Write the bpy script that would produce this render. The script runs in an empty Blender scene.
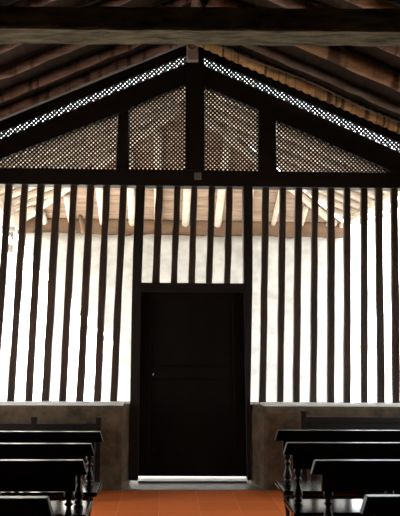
import bpy, bmesh, math, random
from mathutils import Vector, Matrix

random.seed(7)
sc = bpy.context.scene
COL = sc.collection
R = math.radians

# ------------------------------------------------------------------ camera
F = 750.0
CAM = Vector((-0.335, 0.0, 1.57))
ROT = (Matrix.Rotation(R(-2.67), 3, 'Z') @ Matrix.Rotation(R(90 + 6.24), 3, 'X') @ Matrix.Rotation(R(0.45), 3, 'Z'))
cd = bpy.data.cameras.new('camera')
cam = bpy.data.objects.new('camera', cd)
COL.objects.link(cam)
cam.matrix_world = Matrix.Translation(CAM) @ ROT.to_4x4()
cd.sensor_width = 36.0
cd.lens = 36.0 * F / 516.0
cd.clip_start = 0.05
cd.clip_end = 400
sc.camera = cam


def at(px, py, Y):
    """world point where the sight line of a photo pixel meets the upright plane y = Y"""
    d = ROT @ Vector(((px - 200) / F, (258 - py) / F, -1))
    t = (Y - CAM.y) / d.y
    return CAM + d * t


# ------------------------------------------------------------------ materials
def node_mat(name, c1, c2, scale=6.0, stretch=(1, 1, 1), rough=0.6, bump=0.2, spec=0.5, detail=6, metallic=0.0,
             rings=None, bump_scale=None, coat=0.0):
    m = bpy.data.materials.new(name)
    m.use_nodes = True
    nt = m.node_tree
    b = nt.nodes['Principled BSDF']
    tc = nt.nodes.new('ShaderNodeTexCoord')
    mp = nt.nodes.new('ShaderNodeMapping')
    mp.inputs['Scale'].default_value = stretch
    nt.links.new(tc.outputs['Object'], mp.inputs['Vector'])
    n = nt.nodes.new('ShaderNodeTexNoise')
    n.inputs['Scale'].default_value = scale
    n.inputs['Detail'].default_value = detail
    n.inputs['Roughness'].default_value = 0.65
    nt.links.new(mp.outputs['Vector'], n.inputs['Vector'])
    cr = nt.nodes.new('ShaderNodeValToRGB')
    cr.color_ramp.elements[0].position = 0.32
    cr.color_ramp.elements[1].position = 0.68
    cr.color_ramp.elements[0].color = (*c1, 1)
    cr.color_ramp.elements[1].color = (*c2, 1)
    nt.links.new(n.outputs['Fac'], cr.inputs['Fac'])
    out = cr.outputs['Color']
    if rings:
        # dark scars across a pole, painted groove shade on the golden one: noise squeezed along the pole axis
        n3 = nt.nodes.new('ShaderNodeTexNoise')
        mp3 = nt.nodes.new('ShaderNodeMapping')
        mp3.inputs['Scale'].default_value = rings
        nt.links.new(tc.outputs['Object'], mp3.inputs['Vector'])
        nt.links.new(mp3.outputs['Vector'], n3.inputs['Vector'])
        n3.inputs['Scale'].default_value = 1.0
        n3.inputs['Detail'].default_value = 2
        cr3 = nt.nodes.new('ShaderNodeValToRGB')
        cr3.color_ramp.elements[0].position = 0.36
        cr3.color_ramp.elements[1].position = 0.46
        cr3.color_ramp.elements[0].color = (0.25, 0.22, 0.2, 1)
        cr3.color_ramp.elements[1].color = (1, 1, 1, 1)
        nt.links.new(n3.outputs['Fac'], cr3.inputs['Fac'])
        mx = nt.nodes.new('ShaderNodeMix')
        mx.data_type = 'RGBA'
        mx.blend_type = 'MULTIPLY'
        mx.inputs[0].default_value = 1.0
        nt.links.new(out, mx.inputs[6])
        nt.links.new(cr3.outputs['Color'], mx.inputs[7])
        out = mx.outputs[2]
    nt.links.new(out, b.inputs['Base Color'])
    b.inputs['Roughness'].default_value = rough
    b.inputs['Metallic'].default_value = metallic
    b.inputs['Specular IOR Level'].default_value = spec
    b.inputs['Coat Weight'].default_value = coat
    b.inputs['Coat Roughness'].default_value = 0.12
    if bump:
        n2 = nt.nodes.new('ShaderNodeTexNoise')
        n2.inputs['Scale'].default_value = bump_scale or scale * 3
        n2.inputs['Detail'].default_value = 5
        nt.links.new(mp.outputs['Vector'], n2.inputs['Vector'])
        bp = nt.nodes.new('ShaderNodeBump')
        bp.inputs['Strength'].default_value = bump
        bp.inputs['Distance'].default_value = 0.02
        nt.links.new(n2.outputs['Fac'], bp.inputs['Height'])
        nt.links.new(bp.outputs['Normal'], b.inputs['Normal'])
    return m


M = {}
M['dark_wood'] = node_mat('dark stained timber', (0.006, 0.0045, 0.0035), (0.015, 0.011, 0.008), 5, (1, 1, 0.15), 0.65, 0.3, 0.3)
M['dark_wood_h'] = node_mat('dark stained timber along', (0.006, 0.0045, 0.0035), (0.014, 0.010, 0.007), 5, (0.15, 1, 1), 0.65, 0.3, 0.3)
M['slat'] = node_mat('screen slat timber', (0.022, 0.014, 0.010), (0.075, 0.045, 0.03), 9, (1, 1, 0.12), 0.6, 0.35, 0.35)
M['door'] = node_mat('black door paint', (0.004, 0.0035, 0.003), (0.007, 0.006, 0.005), 4, (1, 1, 0.2), 0.6, 0.15, 0.1)
M['lattice'] = node_mat('lattice lath', (0.006, 0.0045, 0.0035), (0.015, 0.011, 0.008), 8, (1, 1, 1), 0.7, 0.0, 0.2)
M['beam'] = node_mat('weathered beam', (0.045, 0.042, 0.025), (0.34, 0.335, 0.215), 9, (0.5, 2.0, 2.0), 0.85, 0.6, 0.2)
M['pole'] = node_mat('bark pole', (0.13, 0.085, 0.066), (0.30, 0.21, 0.17), 6, (0.6, 2, 2), 0.75, 0.5, 0.3, rings=(11, 1.5, 1.5))
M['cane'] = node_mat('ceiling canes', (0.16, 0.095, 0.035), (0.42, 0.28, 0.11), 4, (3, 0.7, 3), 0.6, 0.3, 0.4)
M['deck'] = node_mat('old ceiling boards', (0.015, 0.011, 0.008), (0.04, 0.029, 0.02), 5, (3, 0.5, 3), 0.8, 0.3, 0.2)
M['pew'] = node_mat('black varnished pew', (0.006, 0.005, 0.005), (0.013, 0.010, 0.009), 5, (0.2, 1, 1), 0.34, 0.08, 0.4, bump_scale=9)
M['porch_board_pale'] = node_mat('brightened porch boards', (0.50, 0.42, 0.35), (0.80, 0.73, 0.66), 5, (1, 1, 1), 0.75, 0.3, 0.2)  # paler copy of the porch boards, light put into the colour behind the lattice
M['sill'] = node_mat('lit sill top', (0.78, 0.76, 0.72), (0.90, 0.89, 0.86), 6, (1, 1, 1), 0.7, 0.4, 0.3)  # pale colour stands for the light falling on the wall tops
M['matte_pew'] = node_mat('matte black pew', (0.004, 0.0035, 0.003), (0.009, 0.007, 0.006), 5, (0.2, 1, 1), 0.6, 0.1, 0.2)
M['pew_seat'] = node_mat('polished pew seat', (0.006, 0.005, 0.005), (0.014, 0.011, 0.010), 5, (0.2, 1, 1), 0.13, 0.03, 0.8, bump_scale=6)
M['golden_pole'] = node_mat('honey coloured pole', (0.34, 0.225, 0.09), (0.80, 0.60, 0.29), 6, (1, 2, 2), 0.6, 0.4, 0.35, rings=(21, 0.3, 0.3))  # dark rings paint the shade of the grooves between the ribs
M['light_pole'] = node_mat('light brown pole', (0.20, 0.12, 0.065), (0.46, 0.30, 0.17), 5, (0.6, 2, 2), 0.7, 0.5, 0.3, rings=(7, 0.8, 0.8))
M['grey_pole'] = node_mat('grey weathered pole', (0.10, 0.085, 0.07), (0.25, 0.215, 0.18), 6, (0.6, 2, 2), 0.75, 0.5, 0.3)
M['cable'] = node_mat('pale cable', (0.30, 0.28, 0.25), (0.36, 0.34, 0.30), 6, (1, 1, 1), 0.5, 0.0, 0.3)
M['adobe'] = node_mat('brown earth render', (0.045, 0.031, 0.017), (0.145, 0.102, 0.058), 6, (1, 1, 1), 0.8, 0.6, 0.3)
M['plaster'] = node_mat('nave plaster', (0.22, 0.18, 0.14), (0.30, 0.25, 0.20), 2, (1, 1, 1), 0.9, 0.3, 0.2)
M['limewash'] = node_mat('rough limewash', (0.32, 0.312, 0.292), (0.48, 0.47, 0.445), 4, (1, 1, 1), 0.9, 1.0, 0.2, bump_scale=4)
M['white_pole'] = node_mat('limewashed pole', (0.44, 0.38, 0.31), (0.60, 0.55, 0.48), 5, (1, 1, 1), 0.85, 0.3, 0.2)
M['porch_board'] = node_mat('red brown porch boards', (0.19, 0.125, 0.085), (0.41, 0.31, 0.235), 5, (0.25, 2.5, 1), 0.75, 0.3, 0.2)
M['plate'] = node_mat('brown wall plate', (0.11, 0.066, 0.04), (0.22, 0.14, 0.09), 5, (0.3, 1, 1), 0.8, 0.3, 0.2)
M['stone'] = node_mat('threshold stone', (0.085, 0.082, 0.08), (0.14, 0.136, 0.13), 6, (1, 1, 1), 0.28, 0.3, 0.4)
M['ground'] = node_mat('pale dry ground', (0.36, 0.34, 0.30), (0.44, 0.42, 0.38), 0.8, (1, 1, 1), 0.95, 0.2, 0.1)
M['porch_floor'] = node_mat('porch paving', (0.50, 0.47, 0.42), (0.58, 0.55, 0.50), 3, (1, 1, 1), 0.7, 0.2, 0.3)
M['grey_box'] = node_mat('grey plastic box', (0.16, 0.16, 0.15), (0.19, 0.19, 0.18), 8, (1, 1, 1), 0.5, 0.0, 0.4)
M['iron'] = node_mat('black iron', (0.012, 0.012, 0.013), (0.02, 0.02, 0.022), 8, (1, 1, 1), 0.45, 0.1, 0.5)
M['steel'] = node_mat('bare steel', (0.6, 0.6, 0.58), (0.75, 0.75, 0.72), 8, (1, 1, 1), 0.25, 0.0, 0.5, metallic=1.0)
M['lens'] = node_mat('dull lamp glass', (0.25, 0.25, 0.28), (0.33, 0.33, 0.36), 8, (1, 1, 1), 0.2, 0.0, 0.5)
M['lit_post'] = node_mat('lit king post timber', (0.45, 0.43, 0.38), (0.66, 0.63, 0.58), 6, (1, 1, 0.3), 0.8, 0.4, 0.2)  # king post timber with the light on its top put into the colour
M['leaf'] = node_mat('garden leaves', (0.035, 0.09, 0.02), (0.09, 0.19, 0.04), 6, (1, 1, 1), 0.6, 0.2, 0.3)


def tile_mat():
    m = bpy.data.materials.new('terracotta tiles')
    m.use_nodes = True
    nt = m.node_tree
    b = nt.nodes['Principled BSDF']
    tc = nt.nodes.new('ShaderNodeTexCoord')
    mp = nt.nodes.new('ShaderNodeMapping')
    mp.inputs['Location'].default_value = (0.365, 0.10, 0)
    nt.links.new(tc.outputs['Object'], mp.inputs['Vector'])
    br = nt.nodes.new('ShaderNodeTexBrick')
    br.offset = 0.0
    br.inputs['Scale'].default_value = 1.0
    br.inputs['Brick Width'].default_value = 0.38
    br.inputs['Row Height'].default_value = 0.38
    br.inputs['Mortar Size'].default_value = 0.004
    br.inputs['Mortar Smooth'].default_value = 0.3
    br.inputs['Color1'].default_value = (0.82, 0.19, 0.042, 1)
    br.inputs['Color2'].default_value = (0.72, 0.16, 0.034, 1)
    br.inputs['Mortar'].default_value = (0.84, 0.27, 0.09, 1)
    nt.links.new(mp.outputs['Vector'], br.inputs['Vector'])
    n = nt.nodes.new('ShaderNodeTexNoise')
    n.inputs['Scale'].default_value = 7
    n.inputs['Detail'].default_value = 6
    nt.links.new(tc.outputs['Object'], n.inputs['Vector'])
    mx = nt.nodes.new('ShaderNodeMix')
    mx.data_type = 'RGBA'
    mx.blend_type = 'MULTIPLY'
    mx.inputs[0].default_value = 0.5
    nt.links.new(br.outputs['Color'], mx.inputs[6])
    nt.links.new(n.outputs['Color'], mx.inputs[7])
    cr = nt.nodes.new('ShaderNodeValToRGB')
    cr.color_ramp.elements[0].color = (0.65, 0.65, 0.65, 1)
    cr.color_ramp.elements[1].color = (1, 1, 1, 1)
    nt.links.new(n.outputs['Fac'], cr.inputs['Fac'])
    nt.links.new(cr.outputs['Color'], mx.inputs[7])
    nt.links.new(mx.outputs[2], b.inputs['Base Color'])
    b.inputs['Roughness'].default_value = 0.75
    b.inputs['Specular IOR Level'].default_value = 0.12
    return m


M['tile'] = tile_mat()

# ------------------------------------------------------------------ mesh helpers


def obj(name, bm, mat, parent=None, smooth=False):
    me = bpy.data.meshes.new(name)
    bmesh.ops.recalc_face_normals(bm, faces=bm.faces)
    bm.to_mesh(me)
    bm.free()
    if smooth:
        for p in me.polygons:
            p.use_smooth = True
    me.materials.append(mat)
    o = bpy.data.objects.new(name, me)
    COL.objects.link(o)
    if parent:
        o.parent = parent
    return o


def tag(o, label, cat, group=None):
    o['label'] = label
    o['category'] = cat
    if group:
        o['group'] = group
    return o


def thing(name, label, cat, loc, group=None, rz=0.0):
    o = bpy.data.objects.new(name, None)
    COL.objects.link(o)
    o.empty_display_size = 0.1
    o.location = loc
    o.rotation_euler = (0, 0, rz)
    return tag(o, label, cat, group)


def struct(o):
    o['kind'] = 'structure'
    return o


def box(bm, x0, x1, y0, y1, z0, z1, bev=0.0, seg=1):
    vs = [bm.verts.new(p) for p in ((x0, y0, z0), (x1, y0, z0), (x1, y1, z0), (x0, y1, z0),
                                    (x0, y0, z1), (x1, y0, z1), (x1, y1, z1), (x0, y1, z1))]
    fs = [bm.faces.new([vs[i] for i in q]) for q in ((0, 3, 2, 1), (4, 5, 6, 7), (0, 1, 5, 4), (1, 2, 6, 5), (2, 3, 7, 6), (3, 0, 4, 7))]
    if bev:
        es = {e for f in fs for e in f.edges}
        bmesh.ops.bevel(bm, geom=list(es), offset=bev, segments=seg, affect='EDGES', profile=0.5)
    return bm


def prism(bm, pts, y0, y1, bev=0.0):
    """closed outline of (x, z) points extruded from y0 to y1"""
    a = [bm.verts.new((p[0], y0, p[1])) for p in pts]
    b = [bm.verts.new((p[0], y1, p[1])) for p in pts]
    n = len(pts)
    fs = [bm.faces.new(a), bm.faces.new(b[::-1])]
    for i in range(n):
        j = (i + 1) % n
        fs.append(bm.faces.new((a[i], b[i], b[j], a[j])))
    if bev:
        es = {e for f in fs for e in f.edges}
        bmesh.ops.bevel(bm, geom=list(es), offset=bev, segments=1, affect='EDGES')
    return bm


def pix(pts, Y):
    out = []
    for p in pts:
        v = at(p[0], p[1], Y)
        out.append((v.x, v.z))
    return out


def lathe(bm, prof, x, y, seg=14):
    """prof: list of (radius, z)"""
    rings = []
    for r, z in prof:
        rings.append([bm.verts.new((x + r * math.cos(2 * math.pi * i / seg), y + r * math.sin(2 * math.pi * i / seg), z)) for i in range(seg)])
    for a, b in zip(rings, rings[1:]):
        for i in range(seg):
            j = (i + 1) % seg
            bm.faces.new((a[i], a[j], b[j], b[i]))
    bm.faces.new(rings[0][::-1])
    bm.faces.new(rings[-1])
    return bm


def tube(bm, pts, r, seg=12, wob=0.0, rnd=None):
    """round pole along points, radius r or list, slight wobble"""
    rings = []
    n = len(pts)
    for k, p in enumerate(pts):
        p = Vector(p)
        t = (Vector(pts[min(k + 1, n - 1)]) - Vector(pts[max(k - 1, 0)])).normalized()
        u = t.cross(Vector((0, 1, 0.13))).normalized()
        v = t.cross(u).normalized()
        rr = r[k] if isinstance(r, (list, tuple)) else r
        if wob and rnd:
            rr *= 1 + rnd.uniform(-wob, wob)
        rings.append([bm.verts.new(p + (u * math.cos(2 * math.pi * i / seg) + v * math.sin(2 * math.pi * i / seg)) * rr) for i in range(seg)])
    for a, b in zip(rings, rings[1:]):
        for i in range(seg):
            j = (i + 1) % seg
            bm.faces.new((a[i], a[j], b[j], b[i]))
    bm.faces.new(rings[0][::-1])
    bm.faces.new(rings[-1])
    return bm


def wavy_bar(p0, p1, wx, wy, rnd, n=9, amp=0.004):
    """rough-sawn bar between two points, section wx (across) by wy (depth), edges a little uneven"""
    bm = bmesh.new()
    rings = []
    for k in range(n):
        t = k / (n - 1)
        c = p0.lerp(p1, t)
        j = [rnd.uniform(-amp, amp) for _ in range(6)]
        x0, x1 = c.x - wx / 2 + j[0], c.x + wx / 2 + j[1]
        y0, y1 = c.y - wy / 2 + j[2] * 0.5, c.y + wy / 2 + j[3] * 0.5
        b = 0.008
        rings.append([bm.verts.new((x, y, c.z)) for x, y in ((x0 + b, y0), (x1 - b, y0), (x1, y0 + b), (x1, y1 - b), (x1 - b, y1), (x0 + b, y1), (x0, y1 - b), (x0, y0 + b))])
    for a, b_ in zip(rings, rings[1:]):
        for i in range(8):
            j = (i + 1) % 8
            bm.faces.new((a[i], a[j], b_[j], b_[i]))
    bm.faces.new(rings[0][::-1])
    bm.faces.new(rings[-1])
    return bm


# ------------------------------------------------------------------ key planes
YW = 8.40            # middle of the slatted screen
YF = 8.32            # front faces of the heavy members
YB = 8.50
rl0, rl1 = at(0, 119.5, YW), at(185, 43, YW)
rr0, rr1 = at(400, 131, YW), at(207, 47, YW)
sl = (rl1.z - rl0.z) / (rl1.x - rl0.x)
sr = (rr1.z - rr0.z) / (rr1.x - rr0.x)
XR = ((rr0.z - sr * rr0.x) - (rl0.z - sl * rl0.x)) / (sl - sr)
ZR = rl0.z + sl * (XR - rl0.x)
print('ridge', XR, ZR, 'slopes', sl, sr)


def deck_z(x):
    return ZR + (sl * (x - XR) if x < XR else sr * (x - XR))


FILL_GAP0, FILL_GAP1 = 6.2, 7.5   # unseen openings added in both side walls to bring daylight in
HW = 2.9             # nave half width to the inner wall faces
EAVE = 3.15

# ------------------------------------------------------------------ floor, ground
bm = bmesh.new()
box(bm, -3.55, 3.55, -2.8, 8.10, -0.12, 0.0)
struct(obj('floor', bm, M['tile']))
bm = bmesh.new()
box(bm, -4.2, 4.2, 8.75, 14.6, -0.12, 0.0)
struct(obj('floor_porch', bm, M['porch_floor']))
bm = bmesh.new()
v = [bm.verts.new(p) for p in ((-300, -100, -0.12), (300, -100, -0.12), (300, 400, -0.12), (-300, 400, -0.12))]
bm.faces.new(v)
struct(obj('ground', bm, M['ground']))
bm = bmesh.new()
box(bm, -0.80, 0.75, 8.10, 8.75, -0.12, 0.004, 0.003)
tag(obj('threshold_slab', bm, M['stone']), 'grey stone threshold slab on the floor under the black door', 'threshold')

# ------------------------------------------------------------------ nave walls
WT = 0.65            # thick earth walls
for side, s in (('left', -1), ('right', 1)):
    bm = bmesh.new()
    xa, xb = s * HW, s * (HW + WT)
    za, zb = deck_z(xa) - 0.03, deck_z(xb) - 0.03
    prism(bm, [(xa, 0), (xb, 0), (xb, zb), (xa, za)], -2.8, FILL_GAP0)
    prism(bm, [(xa, 0), (xb, 0), (xb, zb), (xa, za)], FILL_GAP1, 8.75)
    prism(bm, [(xa, 2.5), (xb, 2.5), (xb, zb), (xa, za)], FILL_GAP0, FILL_GAP1)
    struct(obj('wall_' + side, bm, M['plaster']))
bm = bmesh.new()
prism(bm, [(-3.55, 0), (3.55, 0), (3.55, deck_z(3.55) - 0.03), (XR, ZR - 0.03), (-3.55, deck_z(-3.55) - 0.03)], -3.1, -2.8)
struct(obj('wall_back', bm, M['plaster']))

# ------------------------------------------------------------------ low earth walls under the screen


def plinth(name, outline, rnd):
    """outline: plan points from the wall to the jamb; soft worn edges and a sloping sill"""
    bm = bmesh.new()
    prev = None
    levels = ((0, 0.0), (0.30, 0.006), (0.62, -0.004), (0.80, 0.0), (0.845, 0.012), (0.862, 0.03), (0.868, 0.05))
    n = len(outline)
    c = Vector((sum(p[0] for p in outline) / n, sum(p[1] for p in outline) / n))
    rings = []
    for z, inset in levels:
        ring = []
        for p in outline:
            x, y = p
            dy = inset if y < 8.4 else -inset
            dx = 0
            if p[2:] if len(p) > 2 else False:
                pass
            ring.append(bm.verts.new((x + rnd.uniform(-.004, .004), y + dy + rnd.uniform(-.004, .004), z)))
        rings.append(ring)
    for a, b in zip(rings, rings[1:]):
        for i in range(n):
            j = (i + 1) % n
            bm.faces.new((a[i], a[j], b[j], b[i]))
    bm.faces.new(rings[-1])
    bm.faces.new(rings[0][::-1])
    struct(obj(name, bm, M['adobe']))



rnd = random.Random(3)
jl_f = at(122.5, 470, 8.12).x
jl_b = at(129, 470, 8.40).x
jr_f = at(263, 470, 8.12).x
jr_b = at(250.5, 470, 8.40).x


def front_run(x0, x1, y, n):
    return [(x0 + (x1 - x0) * i / n, y) for i in range(n + 1)]


ol = front_run(-HW, jl_f - 0.05, 8.10, 12) + [(jl_f - 0.015, 8.115), (jl_f, 8.16), (jl_b, 8.36), (jl_b, 8.75)] + front_run(jl_b, -HW, 8.75, 8)[1:]
plinth('wall_far_left', ol, rnd)
orr = [(x, y) for x, y in ([(jr_b, 8.75), (jr_b, 8.36), (jr_f, 8.16), (jr_f + 0.015, 8.115)] + front_run(jr_f + 0.05, HW, 8.10, 12) + front_run(HW, jr_b, 8.75, 8)[:-1])]
plinth('wall_far_right', orr, rnd)

# pale slabs added on the low walls, bright light put into their colour
for nm, xa, xb in (('trim_1', -HW, jl_f - 0.01), ('trim_2', jr_f + 0.01, HW)):
    bm = bmesh.new()
    n = 16
    rows = []
    for y, z in ((8.145, 0.868), (8.15, 0.884), (8.20, 0.890), (8.36, 0.892), (8.44, 0.892), (8.44, 0.868)):
        rows.append([bm.verts.new((xa + (xb - xa) * k / n, y + (rnd.uniform(-.006, .006) if y < 8.16 else 0), z + (rnd.uniform(-.003, .003) if z > 0.87 else 0))) for k in range(n + 1)])
    for a, b in zip(rows, rows[1:]):
        for k in range(n):
            bm.faces.new((a[k], a[k + 1], b[k + 1], b[k]))
    for k in range(n):
        bm.faces.new((rows[-1][k], rows[-1][k + 1], rows[0][k + 1], rows[0][k]))
    bm.faces.new([r[0] for r in rows])
    bm.faces.new([r[-1] for r in rows][::-1])
    struct(obj(nm, bm, M['sill']))

# ------------------------------------------------------------------ slats of the screen
LEFT = [(-8, -23), (8.9, -6), (25, 11), (41, 28.7), (57.6, 45.4), (74, 62.6), (91, 80), (106.7, 97.5), (123.5, 113.6)]
RIGHT = [(265.7, 262.5), (282.7, 280), (298.7, 296.2), (315, 313), (331, 330.5), (347, 347), (364, 364), (378.3, 381), (394, 396), (411, 414)]
TRANS = [(159.5, 156), (177.3, 174), (194.2, 191.6), (212, 209), (229.5, 227.2)]
ORD = ['first', 'second', 'third', 'fourth', 'fifth', 'sixth', 'seventh', 'eighth', 'ninth', 'tenth', 'eleventh', 'twelfth']
rnd = random.Random(11)
z_top = at(200, 184, YW).z


def slat(xt, xb, yb, label, group, ztop_off=0.0):
    p1 = at(xt, 187, YW)
    p0 = at(xb, yb, YW)
    d = (p1 - p0)
    p1 = p0 + d * ((z_top + 0.0 - p0.z) / d.z)
    if yb > 390:
        p0 = p0 + d * ((0.89 - p0.z) / d.z)
    w = rnd.uniform(0.070, 0.082)
    bm = wavy_bar(p0, p1, w, 0.065, rnd)
    tag(obj('slat', bm, M['slat'], smooth=False), label, 'slat', group)


n = len(LEFT)
for i, (a, b) in enumerate(LEFT):
    k = n - 1 - i
    slat(a, b, 399, f'dark upright timber slat on the left low wall, {ORD[k]} one left of the door frame', 'upright slats left of the door')
for i, (a, b) in enumerate(RIGHT):
    slat(a, b, 399, f'dark upright timber slat on the right low wall, {ORD[i]} one right of the door frame', 'upright slats right of the door')
for i, (a, b) in enumerate(TRANS):
    slat(a, b, 283, f'short dark slat standing on the door lintel, {ORD[i]} from the left over the door', 'short slats over the door')
for side, s in (('left', -1), ('right', 1)):
    # the last slats before the side walls
    xx = [(at(411, 300, YW).x if s > 0 else -at(-15, 300, YW).x) + 0.19 * (k + 1) for k in range(5)]
    xx = [x for x in xx if x < HW - 0.06]
    for k, x in enumerate(reversed(xx)):
        x *= s
        bm = wavy_bar(Vector((x - (0.07 if s < 0 else 0), YW, 0.89)), Vector((x, YW, z_top)), 0.075, 0.065, rnd)
        tag(obj('slat', bm, M['slat']), f'dark upright timber slat on the {side} low wall, {ORD[k]} one from the side wall', 'slat',
            'upright slats %s of the door' % side)

# ------------------------------------------------------------------ truss members of the gable


def member(name, pts, label, cat, y0=YF, y1=YB, mat='dark_wood_h', group=None, bev=0.006):
    bm = prism(bmesh.new(), pix(pts, y0), y0, y1, bev)
    return tag(obj(name, bm, M[mat]), label, cat, group)


member('tie_beam', [(-68, 167.2), (200, 170), (466, 173.4), (466, 188.8), (200, 186), (-68, 183)],
       'long dark tie beam across the end wall above the slats', 'beam')
member('king_post', [(185.5, 169.8), (204.5, 170.2), (204.5, 56), (204.5, 52), (195, 47), (185.5, 51), (185.5, 59)],
       'broad dark king post in the middle of the lattice gable', 'post', y0=YF - 0.02)
member('queen_post', [(116, 169.1), (128.5, 169.2), (128.5, 108.6), (118, 113.2)],
       'dark upright strut in the gable left of the king post', 'post', group='struts beside the king post')
member('queen_post', [(259.2, 170.6), (277, 170.8), (276, 119.9), (259, 110)],
       'dark upright strut in the gable right of the king post', 'post', group='struts beside the king post')
member('principal_rafter', [(-66, 167.1), (-22, 167.6), (118, 113.2), (128.5, 108.6), (185.4, 84.5), (185.4, 63), (0, 139.5)],
       'thick dark sloping rafter on the left side of the gable', 'rafter', group='sloping rafters of the gable', y1=YF + 0.10)
member('principal_rafter', [(448, 173), (394, 172.3), (277, 120.4), (259, 110), (204.6, 86.5), (204.6, 65), (265, 91.6), (335, 123)],
       'thick dark sloping rafter on the right side of the gable', 'rafter', group='sloping rafters of the gable', y1=YF + 0.10)
member('top_chord', [(-84, 167), (185.4, 54.8), (196, 51), (196, 40.5), (0, 121), (-110, 166.5)],
       'dark thin rafter under the roof along the top left of the lattice strip', 'rafter', group='thin rafters under the roof', y1=YF + 0.05)
member('top_chord', [(470, 173), (204.6, 57.2), (196.2, 54), (196.2, 43), (400, 132.5), (494, 173.6)],
       'dark thin rafter under the roof along the top right of the lattice strip', 'rafter', group='thin rafters under the roof', y1=YF + 0.05)
member('lit_post_top', [(187, 60), (198.5, 60), (198, 44), (186.5, 44)],
       'small pale grey piece for the lit top of the king post under the near beam', 'block', y0=YF - 0.10, y1=YF - 0.02, mat='lit_post')  # added piece, the lit part of the king post painted pale


# ------------------------------------------------------------------ lattice


def clip_line(poly, p, d):
    """segment of the line p + t d inside a convex polygon"""
    t0, t1 = -1e9, 1e9
    m = len(poly)
    area = sum(poly[i][0] * poly[(i + 1) % m][1] - poly[(i + 1) % m][0] * poly[i][1] for i in range(m))
    sg = 1 if area > 0 else -1
    for i in range(m):
        ax, az = poly[i]
        bx, bz = poly[(i + 1) % m]
        nx, nz = -(bz - az) * sg, (bx - ax) * sg
        den = nx * d[0] + nz * d[1]
        num = nx * (ax - p[0]) + nz * (az - p[1])
        if abs(den) < 1e-9:
            if num > 0:
                return None
            continue
        t = num / den
        if den > 0:
            t0 = max(t0, t)
        else:
            t1 = min(t1, t)
    return (t0, t1) if t1 - t0 > 0.004 else None




def lattice(name, pts, label, group, ph=0.0, LATH=0.0168, PITCH=0.0345):
    poly = pix(pts, YF + 0.01)
    bm = bmesh.new()
    q = math.sqrt(0.5)
    xs = [p[0] for p in poly]
    zs = [p[1] for p in poly]
    cx, cz = sum(xs) / len(xs), sum(zs) / len(zs)
    ext = max(max(xs) - min(xs), max(zs) - min(zs)) * 1.2
    for layer, (d, nrm) in enumerate((((q, q), (-q, q)), ((q, -q), (q, q)))):
        k0 = int(ext / PITCH)
        for k in range(-k0, k0 + 1):
            o = (k + ph) * PITCH
            p = (cx + nrm[0] * o, cz + nrm[1] * o)
            seg = clip_line(poly, p, d)
            if not seg:
                continue
            a = (p[0] + d[0] * seg[0], p[1] + d[1] * seg[0])
            b = (p[0] + d[0] * seg[1], p[1] + d[1] * seg[1])
            h = LATH / 2
            yc = YF + 0.012 + layer * 0.008
            prism(bm, [(a[0] + nrm[0] * h, a[1] + nrm[1] * h), (a[0] - nrm[0] * h, a[1] - nrm[1] * h),
                       (b[0] - nrm[0] * h, b[1] - nrm[1] * h), (b[0] + nrm[0] * h, b[1] + nrm[1] * h)], yc - 0.004, yc + 0.004)
    return tag(obj(name, bm, M['lattice']), label, 'lattice', group)


G = 'diagonal lattice panels in the gable'
lattice('gable_lattice', [(-20, 168.5), (117, 169.3), (117.5, 113), (0, 159.6)],
        'long triangular lattice panel at the far left of the gable', G)
lattice('gable_lattice', [(127.5, 169.4), (185.6, 170), (185.6, 84), (127.5, 108.5)],
        'lattice panel with a sloping top just left of the king post', G)
lattice('gable_lattice', [(204.5, 170.3), (259.5, 171), (259.5, 109.5), (204.5, 86)],
        'lattice panel with a sloping top just right of the king post', G)
lattice('gable_lattice', [(276.5, 171), (393, 172.6), (276.5, 120)],
        'long triangular lattice panel at the far right of the gable', G)
G = 'lattice strips along the roof slopes'
lattice('lattice_strip', [(-86, 168), (-66, 168), (185.4, 63.4), (185.4, 54.4)],
        'narrow sloping lattice strip above the left gable rafter', G, 0.5, 0.0255, 0.036)
lattice('lattice_strip', [(472, 173.6), (450, 173.6), (204.6, 65.4), (204.6, 57)],
        'narrow sloping lattice strip above the right gable rafter', G, 0.5, 0.0255, 0.036)

# junction box on the tie beam
c = at(197.8, 176.5, YF)
t = thing('junction_box', 'small grey square electrical box on the tie beam below the king post', 'electrical box', (c.x, YF, c.z))
bm = box(bmesh.new(), -0.041, 0.041, -0.045, 0.0, -0.039, 0.039, 0.006)
obj('box_body', bm, M['grey_box'], t)
bm = box(bmesh.new(), -0.037, 0.037, -0.053, -0.045, -0.035, 0.035, 0.003)
obj('cover_plate', bm, M['grey_box'], t)

# ------------------------------------------------------------------ door
d = bpy.data.objects.new('door_1', None)
COL.objects.link(d)
d['kind'] = 'structure'


def dpart(name, pts, y0, y1, mat='door', bev=0.004, parent=d):
    bm = prism(bmesh.new(), pix(pts, y0), y0, y1, bev)
    return obj(name, bm, M[mat], parent)


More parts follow.
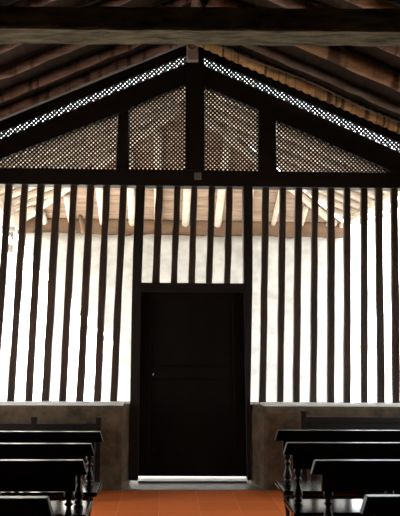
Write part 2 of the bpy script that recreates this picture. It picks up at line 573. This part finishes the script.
dpart('frame_post', [(136, 186), (145, 186), (142.6, 250), (141, 290), (138, 480.5), (129, 480.5), (131.3, 320), (133, 250)], 8.33, 8.47, 'dark_wood')
dpart('frame_post', [(243.3, 186.5), (252.8, 186.5), (252.6, 280), (251.4, 350), (250.5, 400), (250.5, 480.5), (247.5, 480.5), (244, 290)], 8.33, 8.47, 'dark_wood')
dpart('lintel', [(141.2, 282.5), (244, 283.3), (244, 289.5), (141, 288.7)], 8.33, 8.47, 'dark_wood_h')
dpart('lintel_moulding', [(141, 288.7), (244, 289.5), (244, 292.5), (141, 291.7)], 8.315, 8.36, 'dark_wood_h')
leaf = dpart('door_leaf', [(140.5, 291), (244, 291.5), (247.8, 476.5), (137.3, 476)], 8.42, 8.455)
dpart('door_stile', [(140.5, 292), (151.5, 292), (149, 476), (137.3, 476)], 8.40, 8.42, parent=leaf)
dpart('door_stile', [(232, 292.5), (243.8, 292.5), (247.5, 476.5), (235, 476.3)], 8.40, 8.42, parent=leaf)
dpart('door_rail', [(151.3, 292), (232, 292.5), (232.2, 302), (151, 301.5)], 8.40, 8.42, parent=leaf)
dpart('door_rail', [(150, 366), (233, 366), (233.3, 379), (149.8, 379)], 8.40, 8.42, parent=leaf)
dpart('door_rail', [(149, 458), (234.8, 458), (235, 476.3), (148.8, 476)], 8.40, 8.42, parent=leaf)
bm = box(bmesh.new(), at(138, 480, 8.45).x, at(247, 480, 8.45).x, 8.47, 8.50, 0.004, 0.026, 0.004)
obj('door_sill', bm, M['stone'], d)
c = at(153.5, 374, 8.39)
bm = box(bmesh.new(), c.x - 0.006, c.x + 0.006, 8.385, 8.40, c.z - 0.016, c.z + 0.016, 0.003)
obj('keyhole_glint', bm, M['steel'], leaf)  # steel chip added for the bright spot of light at the keyhole
c = at(153.5, 450, 8.39)
bm = box(bmesh.new(), c.x - 0.005, c.x + 0.005, 8.385, 8.42, c.z - 0.008, c.z + 0.008, 0.002)
obj('bolt_head', bm, M['steel'], leaf)

# ------------------------------------------------------------------ near tie beam across the nave
rnd = random.Random(5)
bm = bmesh.new()
rings = []
N = 60
for k in range(N + 1):
    px = -190 + 800 * k / N
    lo_n = at(px, 28.2 + 0.0075 * px + rnd.uniform(-0.5, 0.5), 4.13)
    hi_n = at(px, 5.2 + 0.006 * px + rnd.uniform(-0.7, 0.7), 4.13)
    far_y = 4.13 + 0.235
    x = lo_n.x
    lo_f = lo_n.z + 0.0 + rnd.uniform(-0.004, 0.004)
    b = 0.012
    rings.append([bm.verts.new(p) for p in ((x, 4.13, lo_n.z + b), (x, 4.13 + b, lo_n.z), (x, far_y - b, lo_f), (x, far_y, lo_f + b),
                                            (x, far_y, hi_n.z - b), (x, far_y - b, hi_n.z), (x, 4.13 + b, hi_n.z), (x, 4.13, hi_n.z - b))])
for a, b_ in zip(rings, rings[1:]):
    for i in range(8):
        j = (i + 1) % 8
        bm.faces.new((a[i], a[j], b_[j], b_[i]))
bm.faces.new(rings[0][::-1])
bm.faces.new(rings[-1])
tag(obj('cross_beam', bm, M['beam']), 'heavy rough hewn beam spanning the nave near the viewer above the pews', 'beam')

# spotlight on its near face
c = at(204, 3.5, 4.13)
t = thing('spotlight', 'small dark round spotlight fixed to the near face of the cross beam', 'lamp', (c.x, 4.13, c.z))
bm = bmesh.new()
prof = [(0.010, -0.075), (0.024, -0.07), (0.027, -0.05), (0.024, -0.02), (0.012, 0.0)]
lathe(bm, prof, 0, 0, 18)
bmesh.ops.rotate(bm, verts=bm.verts, cent=(0, 0, 0), matrix=Matrix.Rotation(R(-90), 3, 'X'))
obj('lamp_housing', bm, M['iron'], t, True)
bm = lathe(bmesh.new(), [(0.019, -0.078), (0.021, -0.072)], 0, 0, 18)
bmesh.ops.rotate(bm, verts=bm.verts, cent=(0, 0, 0), matrix=Matrix.Rotation(R(-90), 3, 'X'))
obj('lamp_lens', bm, M['lens'], t, True)
bm = box(bmesh.new(), -0.006, 0.006, -0.03, 0.0, -0.045, -0.022, 0.002)
obj('bracket', bm, M['iron'], t)
for o in t.children:
    for v in o.data.vertices:
        v.co.y = v.co.y if v.co.y < 0 else -v.co.y

def slab(pts, th=0.03):
    # a board with the given underside, added to the current bm
    lo = [bm.verts.new(p) for p in pts]
    hi = [bm.verts.new((p[0], p[1], p[2] + th)) for p in pts]
    bm.faces.new(lo[::-1])
    bm.faces.new(hi)
    n = len(pts)
    for i in range(n):
        j = (i + 1) % n
        bm.faces.new((lo[i], lo[j], hi[j], hi[i]))


# ------------------------------------------------------------------ nave ceiling: canes laid along the nave on round poles
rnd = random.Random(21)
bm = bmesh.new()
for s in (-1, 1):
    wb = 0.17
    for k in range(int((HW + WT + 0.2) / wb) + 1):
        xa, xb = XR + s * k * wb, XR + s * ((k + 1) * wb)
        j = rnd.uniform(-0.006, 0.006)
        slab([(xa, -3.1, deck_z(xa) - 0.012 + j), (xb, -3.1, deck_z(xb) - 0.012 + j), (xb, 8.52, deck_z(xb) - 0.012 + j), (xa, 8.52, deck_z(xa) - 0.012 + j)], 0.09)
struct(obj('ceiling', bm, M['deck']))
# unseen boards added on the nave roof end to block sun through the slit
for nm, s in (('trim_3', -1), ('trim_4', 1)):
    xe = XR + s * (HW + WT + 0.2)
    bm = prism(bmesh.new(), [(XR, ZR + 0.09), (xe, deck_z(xe) + 0.09), (xe, deck_z(xe) + 0.50), (XR, ZR + 0.50)], 8.46, 8.52)
    struct(obj(nm, bm, M['deck']))



rnd = random.Random(31)
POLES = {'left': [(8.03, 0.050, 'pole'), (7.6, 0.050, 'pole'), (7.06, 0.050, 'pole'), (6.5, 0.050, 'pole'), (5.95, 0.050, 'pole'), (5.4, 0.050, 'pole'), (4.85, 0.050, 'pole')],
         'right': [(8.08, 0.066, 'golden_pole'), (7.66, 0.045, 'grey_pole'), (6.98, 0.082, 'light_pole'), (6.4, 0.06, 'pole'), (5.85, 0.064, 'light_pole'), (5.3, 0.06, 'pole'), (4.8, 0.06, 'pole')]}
LOOK = {'pole': 'brown rough', 'golden_pole': 'honey coloured ribbed', 'grey_pole': 'thin grey', 'light_pole': 'light brown stout'}
for s, side in ((-1, 'left'), (1, 'right')):
    for i, (y, r, mt) in enumerate(POLES[side]):
        pts, rad = [], []
        n = 140 if mt == 'golden_pole' else 26
        xe = HW - 0.02
        for k in range(n + 1):
            x = XR + s * (0.04 + (xe - 0.04) * k / n)
            rr = r
            w = rnd.uniform(-1, 1)
            if mt == 'golden_pole':
                rr = r * (0.80 + 0.26 * abs(math.sin(math.pi * k * (xe / n) / 0.088)))
                w *= 0.2
            else:
                rr = r * (1 + rnd.uniform(-0.05, 0.05))
            pts.append((x, y + 0.006 * w, deck_z(x) - r - 0.035 + 0.006 * rnd.uniform(-1, 1) * (0.2 if mt == 'golden_pole' else 1)))
            rad.append(rr)
        bm = tube(bmesh.new(), pts, rad, 12)
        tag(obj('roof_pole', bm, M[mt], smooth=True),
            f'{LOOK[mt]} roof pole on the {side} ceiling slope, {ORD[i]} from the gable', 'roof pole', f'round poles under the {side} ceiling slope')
# cable clipped along the first right pole
pts = []
for k in range(24):
    px = 212 + 230 * k / 23
    py = 41.5 + (px - 212) * 0.428 + 1.5 * math.sin(k * 0.5)
    pts.append(at(px, py, 7.93))
bm = tube(bmesh.new(), pts, 0.007, 8)
tag(obj('electric_cable', bm, M['cable'], smooth=True), 'thin pale cable running down the right ceiling slope beside the honey coloured pole', 'cable')
bm = tube(bmesh.new(), [(XR, y, ZR - 0.13) for y in (-2.8, 0, 3, 6, 8.30)], 0.05, 12)
tag(obj('ridge_pole', bm, M['pole'], smooth=True), 'round ridge pole along the top of the nave ceiling', 'roof pole')

# ------------------------------------------------------------------ porch beyond the screen
PY0 = 9.15          # slit of sky added between nave and porch roofs to brighten the lattice strips
YE = 13.3            # inner face of the porch end wall
YO = 13.62           # eave line of the hipped end
YH = YO - EAVE       # where the ridge ends
ZE = 0.5 * (deck_z(XR - EAVE) + deck_z(XR + EAVE)) - 0.06


def end_z(y):
    return ZR + (ZE - ZR) * (y - YH) / (YO - YH)


bm = bmesh.new()
rnd = random.Random(41)


w = 0.13
nb = int(EAVE / w) + 1
for s in (-1, 1):
    for k in range(nb):
        a0, a1 = k * w, min((k + 1) * w, EAVE)
        j = rnd.uniform(0, 0.012)
        x0, x1 = XR + s * a0, XR + s * (a1 - 0.004)
        slab([(x0, PY0, deck_z(x0) + j), (x1, PY0, deck_z(x1) + j), (x1, YH + a1, deck_z(x1) + j), (x0, YH + a0, deck_z(x0) + j)])
struct(obj('ceiling_porch_sides', bm, M['porch_board_pale']))
bm = bmesh.new()
for k in range(nb):
    a0, a1 = k * w, min((k + 1) * w, EAVE)
    j = rnd.uniform(0, 0.012)
    y0, y1 = YH + a0, YH + a1 - 0.004
    slab([(XR - a0, y0, end_z(y0) + j), (XR + a0, y0, end_z(y0) + j), (XR + a1, y1, end_z(y1) + j), (XR - a1, y1, end_z(y1) + j)])
struct(obj('ceiling_porch_end', bm, M['porch_board']))

rnd = random.Random(51)
for s, side in ((-1, 'left'), (1, 'right')):
    for i, y in enumerate([9.25, 9.6, 10.0, 10.45, 10.95, 11.45, 11.95, 12.4, 12.85]):
        a_0 = max(0.05, y - YH + 0.17)
        r = 0.05
        pts = []
        for k in range(7):
            x = XR + s * (a_0 + (EAVE + 0.12 - a_0) * k / 6)
            pts.append((x, y, deck_z(x) - r * 1.125))
        bm = tube(bmesh.new(), pts, r, 10, 0.04, rnd)
        tag(obj('porch_rafter', bm, M['white_pole'], smooth=True),
            f'whitewashed round rafter on the {side} slope of the porch roof, {ORD[i]} beyond the slatted screen', 'rafter', f'rafters of the {side} porch slope')
for i, x in enumerate([-2.5, -2.01, -1.45, -0.93, -0.47, 0.02, 0.60, 1.105, 1.61, 2.12, 2.6]):
    a_0 = abs(x - XR) + 0.17
    r = 0.066 if x < 0.8 else 0.045
    pts = []
    for k in range(7):
        y = YH + a_0 + (YE + 0.04 - YH - a_0) * k / 6
        pts.append((x, y, end_z(y) - r * 1.125))
    bm = bmesh.new()
    tube(bm, [(p[0], p[1], p[2]) for p in pts], r, 10, 0.04, rnd)
    tag(obj('porch_rafter', bm, M['white_pole'], smooth=True),
        f'whitewashed rafter over the white porch wall, {ORD[i]} from the left', 'rafter', 'rafters of the porch end slope')
for s, side in ((-1, 'left'), (1, 'right')):
    pts = []
    for k in range(9):
        a = 0.10 + (YE - YH - 0.16) * k / 8
        pts.append((XR + s * a, YH + a, ZR + (ZE - ZR) * a / EAVE - 0.09))
    bm = tube(bmesh.new(), pts, 0.06, 10, 0.03, rnd)
    tag(obj('hip_rafter', bm, M['white_pole'], smooth=True), f'whitewashed hip rafter running to the {side} far corner of the porch', 'rafter')

# end wall of the porch with uneven render
bm = bmesh.new()
rnd = random.Random(61)
nx, nz = 40, 24
x0, x1, z0, z1 = -2.92, 2.92, 0.0, 3.42
grid = [[bm.verts.new((x0 + (x1 - x0) * i / nx, YE + (rnd.uniform(-0.012, 0.012) if 0 < i < nx else 0), z0 + (z1 - z0) * j / nz + (rnd.uniform(-.03, .03) if j == nz else 0))) for i in range(nx + 1)] for j in range(nz + 1)]
for j in range(nz):
    for i in range(nx):
        bm.faces.new((grid[j][i], grid[j][i + 1], grid[j + 1][i + 1], grid[j + 1][i]))
bk = [bm.verts.new(p) for p in ((x0, YE + 0.4, z0), (x1, YE + 0.4, z0), (x1, YE + 0.4, z1), (x0, YE + 0.4, z1))]
bm.faces.new(bk[::-1])
bm.faces.new([grid[j][0] for j in range(nz + 1)] + [bk[3], bk[0]])
bm.faces.new([grid[j][nx] for j in range(nz, -1, -1)] + [bk[1], bk[2]])
bm.faces.new([grid[nz][i] for i in range(nx + 1)] + [bk[2], bk[3]])
bm.faces.new([grid[0][i] for i in range(nx, -1, -1)] + [bk[0], bk[1]])
struct(obj('wall_porch_end', bm, M['limewash'], smooth=True))
zz = end_z(YE + 0.06) - 0.004
bm = prism(bmesh.new(), [(-2.98, 3.425), (2.98, 3.425), (2.98, zz), (-2.98, zz)], YE + 0.05, YE + 0.20)
tag(obj('wall_plate', bm, M['plate']), 'brown timber plate lying on top of the white porch wall', 'beam')
for s, side in ((-1, 'left'), (1, 'right')):
    zt = deck_z(s * 2.91) - 0.105
    bm = box(bmesh.new(), s * 2.86 - 0.05, s * 2.86 + 0.05, PY0 + 0.02, YE + 0.03, zt - (0.13 if s < 0 else 0.07), zt, 0.01)
    tag(obj('eave_beam', bm, M['white_pole']), f'whitewashed beam along the {side} eave of the porch', 'beam')
    for k, y in enumerate((12.0,) if s < 0 else ()):
        t = thing('porch_column', f'white round porch column with a square cap at the {side} side of the porch', 'column', (s * 2.86, y, 0))
        bm = lathe(bmesh.new(), [(0.15, 0), (0.15, 0.1), (0.115, 0.14), (0.11, 1.6), (0.10, zt - 0.38)], 0, 0, 18)
        obj('shaft', bm, M['limewash'], t, True)
        bm = bmesh.new()
        lathe(bm, [(0.10, zt - 0.38), (0.13, zt - 0.34), (0.12, zt - 0.29)], 0, 0, 18)
        obj('neck_ring', bm, M['limewash'], t, True)
        bm = box(bmesh.new(), -0.15, 0.15, -0.25, 0.25, zt - 0.29, zt - 0.13, 0.015)
        obj('column_cap', bm, M['white_pole'], t)
# curved brace near the left end of the wall
pts = [(at(77 + 6 * math.sin(f * 1.5), 206 + 27 * f, YE - 0.03)) for f in [i / 8 for i in range(9)]]
bm = tube(bmesh.new(), pts, 0.035, 10)
tag(obj('curved_brace', bm, M['plate'], smooth=True), 'curved brown timber brace at the left above the white porch wall', 'brace')

# ------------------------------------------------------------------ pews
TURN = [(0.022, 0.0), (0.030, 0.02), (0.030, 0.05), (0.018, 0.07), (0.033, 0.13), (0.036, 0.20), (0.026, 0.36), (0.016, 0.52), (0.015, 0.60),
        (0.027, 0.64), (0.027, 0.68), (0.016, 0.72), (0.020, 0.80), (0.030, 0.86), (0.030, 0.96), (0.026, 1.0)]


def turned(bm, x, y, z0, z1, fat=1.0, flip=False):
    prof = [(r * fat, z0 + (z1 - z0) * t) for r, t in TURN]
    if flip:
        prof = [(r * fat, z1 - (z1 - z0) * t) for r, t in TURN][::-1]
    return lathe(bm, prof, x, y, 14)


def pew(label, group, x_end, y_back, length, s, height=0.87):
    """s = 1: extends to +x from its aisle end, s = -1: to -x; it faces the viewer (-y)"""
    t = thing('pew', label, 'pew', (x_end, y_back, 0), group)
    h = height
    m = M['pew']

    def xs(a, b):
        return (s * a, s * b) if s > 0 else (s * b, s * a)
    # crest rail, wider at its lower edge
    pts = [(s * 0.005, h), (s * -0.022, h - 0.085), (s * (length + 0.022), h - 0.085), (s * (length - 0.005), h)]
    obj('crest_rail', prism(bmesh.new(), pts, -0.028, 0.028, 0.004), m, t)
    a, b = xs(0.045, length - 0.045)
    obj('back_panel', box(bmesh.new(), a, b, -0.017, 0.017, h - 0.185, h - 0.085, 0.003), m, t)
    a, b = xs(-0.015, length + 0.015)
    obj('seat', box(bmesh.new(), a, b, -0.41, 0.035, 0.40, 0.435, 0.012, 3), M['pew_seat'], t)
    a, b = xs(0.05, length - 0.05)
    obj('apron', box(bmesh.new(), a, b, -0.372, -0.352, 0.32, 0.40, 0.003), m, t)
    npost = 4
    for k in range(npost):
        x = 0.085 + (length - 0.17) * k / (npost - 1)
        obj('back_post', turned(bmesh.new(), s * x, 0, 0.435, h - 0.185), m, t, True)
        if k in (0, npost - 1, 1):
            obj('leg', turned(bmesh.new(), s * x, -0.33, 0, 0.40, 1.15, True), m, t, True)
            obj('leg', turned(bmesh.new(), s * x, -0.005, 0, 0.40, 1.15, True), m, t, True)
    for k in (0, npost - 1):
        x = 0.085 + (length - 0.17) * k / (npost - 1)
        obj('stretcher', box(bmesh.new(), s * x - 0.016, s * x + 0.016, -0.31, -0.02, 0.05, 0.09, 0.004), m, t)
    return t


rows_r = [(277, 430.0, 6.22), (286, 442.5, 5.50), (314, 460, 4.69), (365, 495.5, 3.64)]
rows_l = [(101, 431.5, 6.18), (92, 443.5, 5.46), (84, 460, 4.69), (49, 497, 3.58)]
names = ['first pew out from the end wall pew', 'second pew out from the end wall pew', 'third pew out from the end wall pew', 'nearest pew to the viewer']
for i, (px, py, y) in enumerate(rows_r):
    p = at(px, py, y)
    pew(f'black wooden pew right of the aisle, {names[i]}', 'pews right of the aisle', p.x, y, 2.72 - p.x, 1, p.z)
for i, (px, py, y) in enumerate(rows_l):
    p = at(px, py, y)
    pew(f'black wooden pew left of the aisle, {names[i]}', 'pews left of the aisle', p.x, y, 2.72 + p.x, -1, p.z)


def wall_pew(label, x_end, s, post_top, rail_top, length, posts):
    y = 7.92
    t = thing('wall_pew', label, 'pew', (x_end, y, 0), 'pews against the low end walls')
    m = M['matte_pew']
    for x in posts:
        o = obj('corner_post', box(bmesh.new(), s * x - 0.026, s * x + 0.026, -0.026, 0.026, 0, post_top - 0.022, 0.003), m, t)
        obj('post_cap', box(bmesh.new(), s * x - 0.032, s * x + 0.032, -0.032, 0.032, post_top - 0.022, post_top, 0.006), m, o)
    a, b = sorted((s * 0.02, s * (length - 0.02)))
    obj('crest_rail', box(bmesh.new(), a, b, -0.022, 0.022, rail_top - 0.06, rail_top, 0.004), m, t)
    obj('back_panel', box(bmesh.new(), a, b, -0.012, 0.012, 0.52, rail_top - 0.06, 0.003), m, t)
    obj('seat', box(bmesh.new(), a, b, -0.42, -0.02, 0.42, 0.455, 0.01, 2), m, t)
    for x in (0.03, length - 0.03):
        obj('leg', box(bmesh.new(), s * x - 0.024, s * x + 0.024, -0.40, -0.352, 0, 0.42, 0.003), m, t)
    obj('apron', box(bmesh.new(), a, b, -0.385, -0.365, 0.34, 0.42, 0.003), m, t)


pl = at(98.5, 417.5, 7.9)
ql = at(98.5, 424, 7.9)
wall_pew('black wooden pew with square capped posts against the low wall left of the door', pl.x, -1, pl.z, ql.z, 2.75 + pl.x, (0.0, 0.66, 1.32, 1.72))
pl = at(304, 411, 7.9)
ql = at(304, 417, 7.9)
wall_pew('black wooden pew with a square end post against the low wall right of the door', pl.x, 1, pl.z, ql.z, 2.72 - pl.x, (0.0, 1.55))

# ------------------------------------------------------------------ light
w = bpy.data.worlds.new('world')
sc.world = w
w.use_nodes = True
nt = w.node_tree
bg = nt.nodes['Background']
bg.inputs['Color'].default_value = (0.90, 0.95, 1.0, 1)
bg.inputs['Strength'].default_value = 3.0
ld = bpy.data.lights.new('sun', 'SUN')
ld.energy = 30.0
ld.angle = R(0.6)
ld.color = (1.0, 0.95, 0.87)
so = bpy.data.objects.new('sun', ld)
COL.objects.link(so)
dirv = Vector((0.40, 0.80, -0.42)).normalized()
so.rotation_euler = dirv.to_track_quat('-Z', 'Y').to_euler()
so.location = (-8, 6, 10)

# ------------------------------------------------------------------ view
sc.view_settings.view_transform = 'Standard'
sc.view_settings.look = 'None'
sc.view_settings.exposure = 1.6
sc.view_settings.gamma = 1.0
sc.view_settings.use_curve_mapping = False
sc.cycles.use_denoising = True
sc.cycles.max_bounces = 10
sc.cycles.diffuse_bounces = 8
sc.cycles.sample_clamp_indirect = 8.0
sc.cycles.use_adaptive_sampling = False
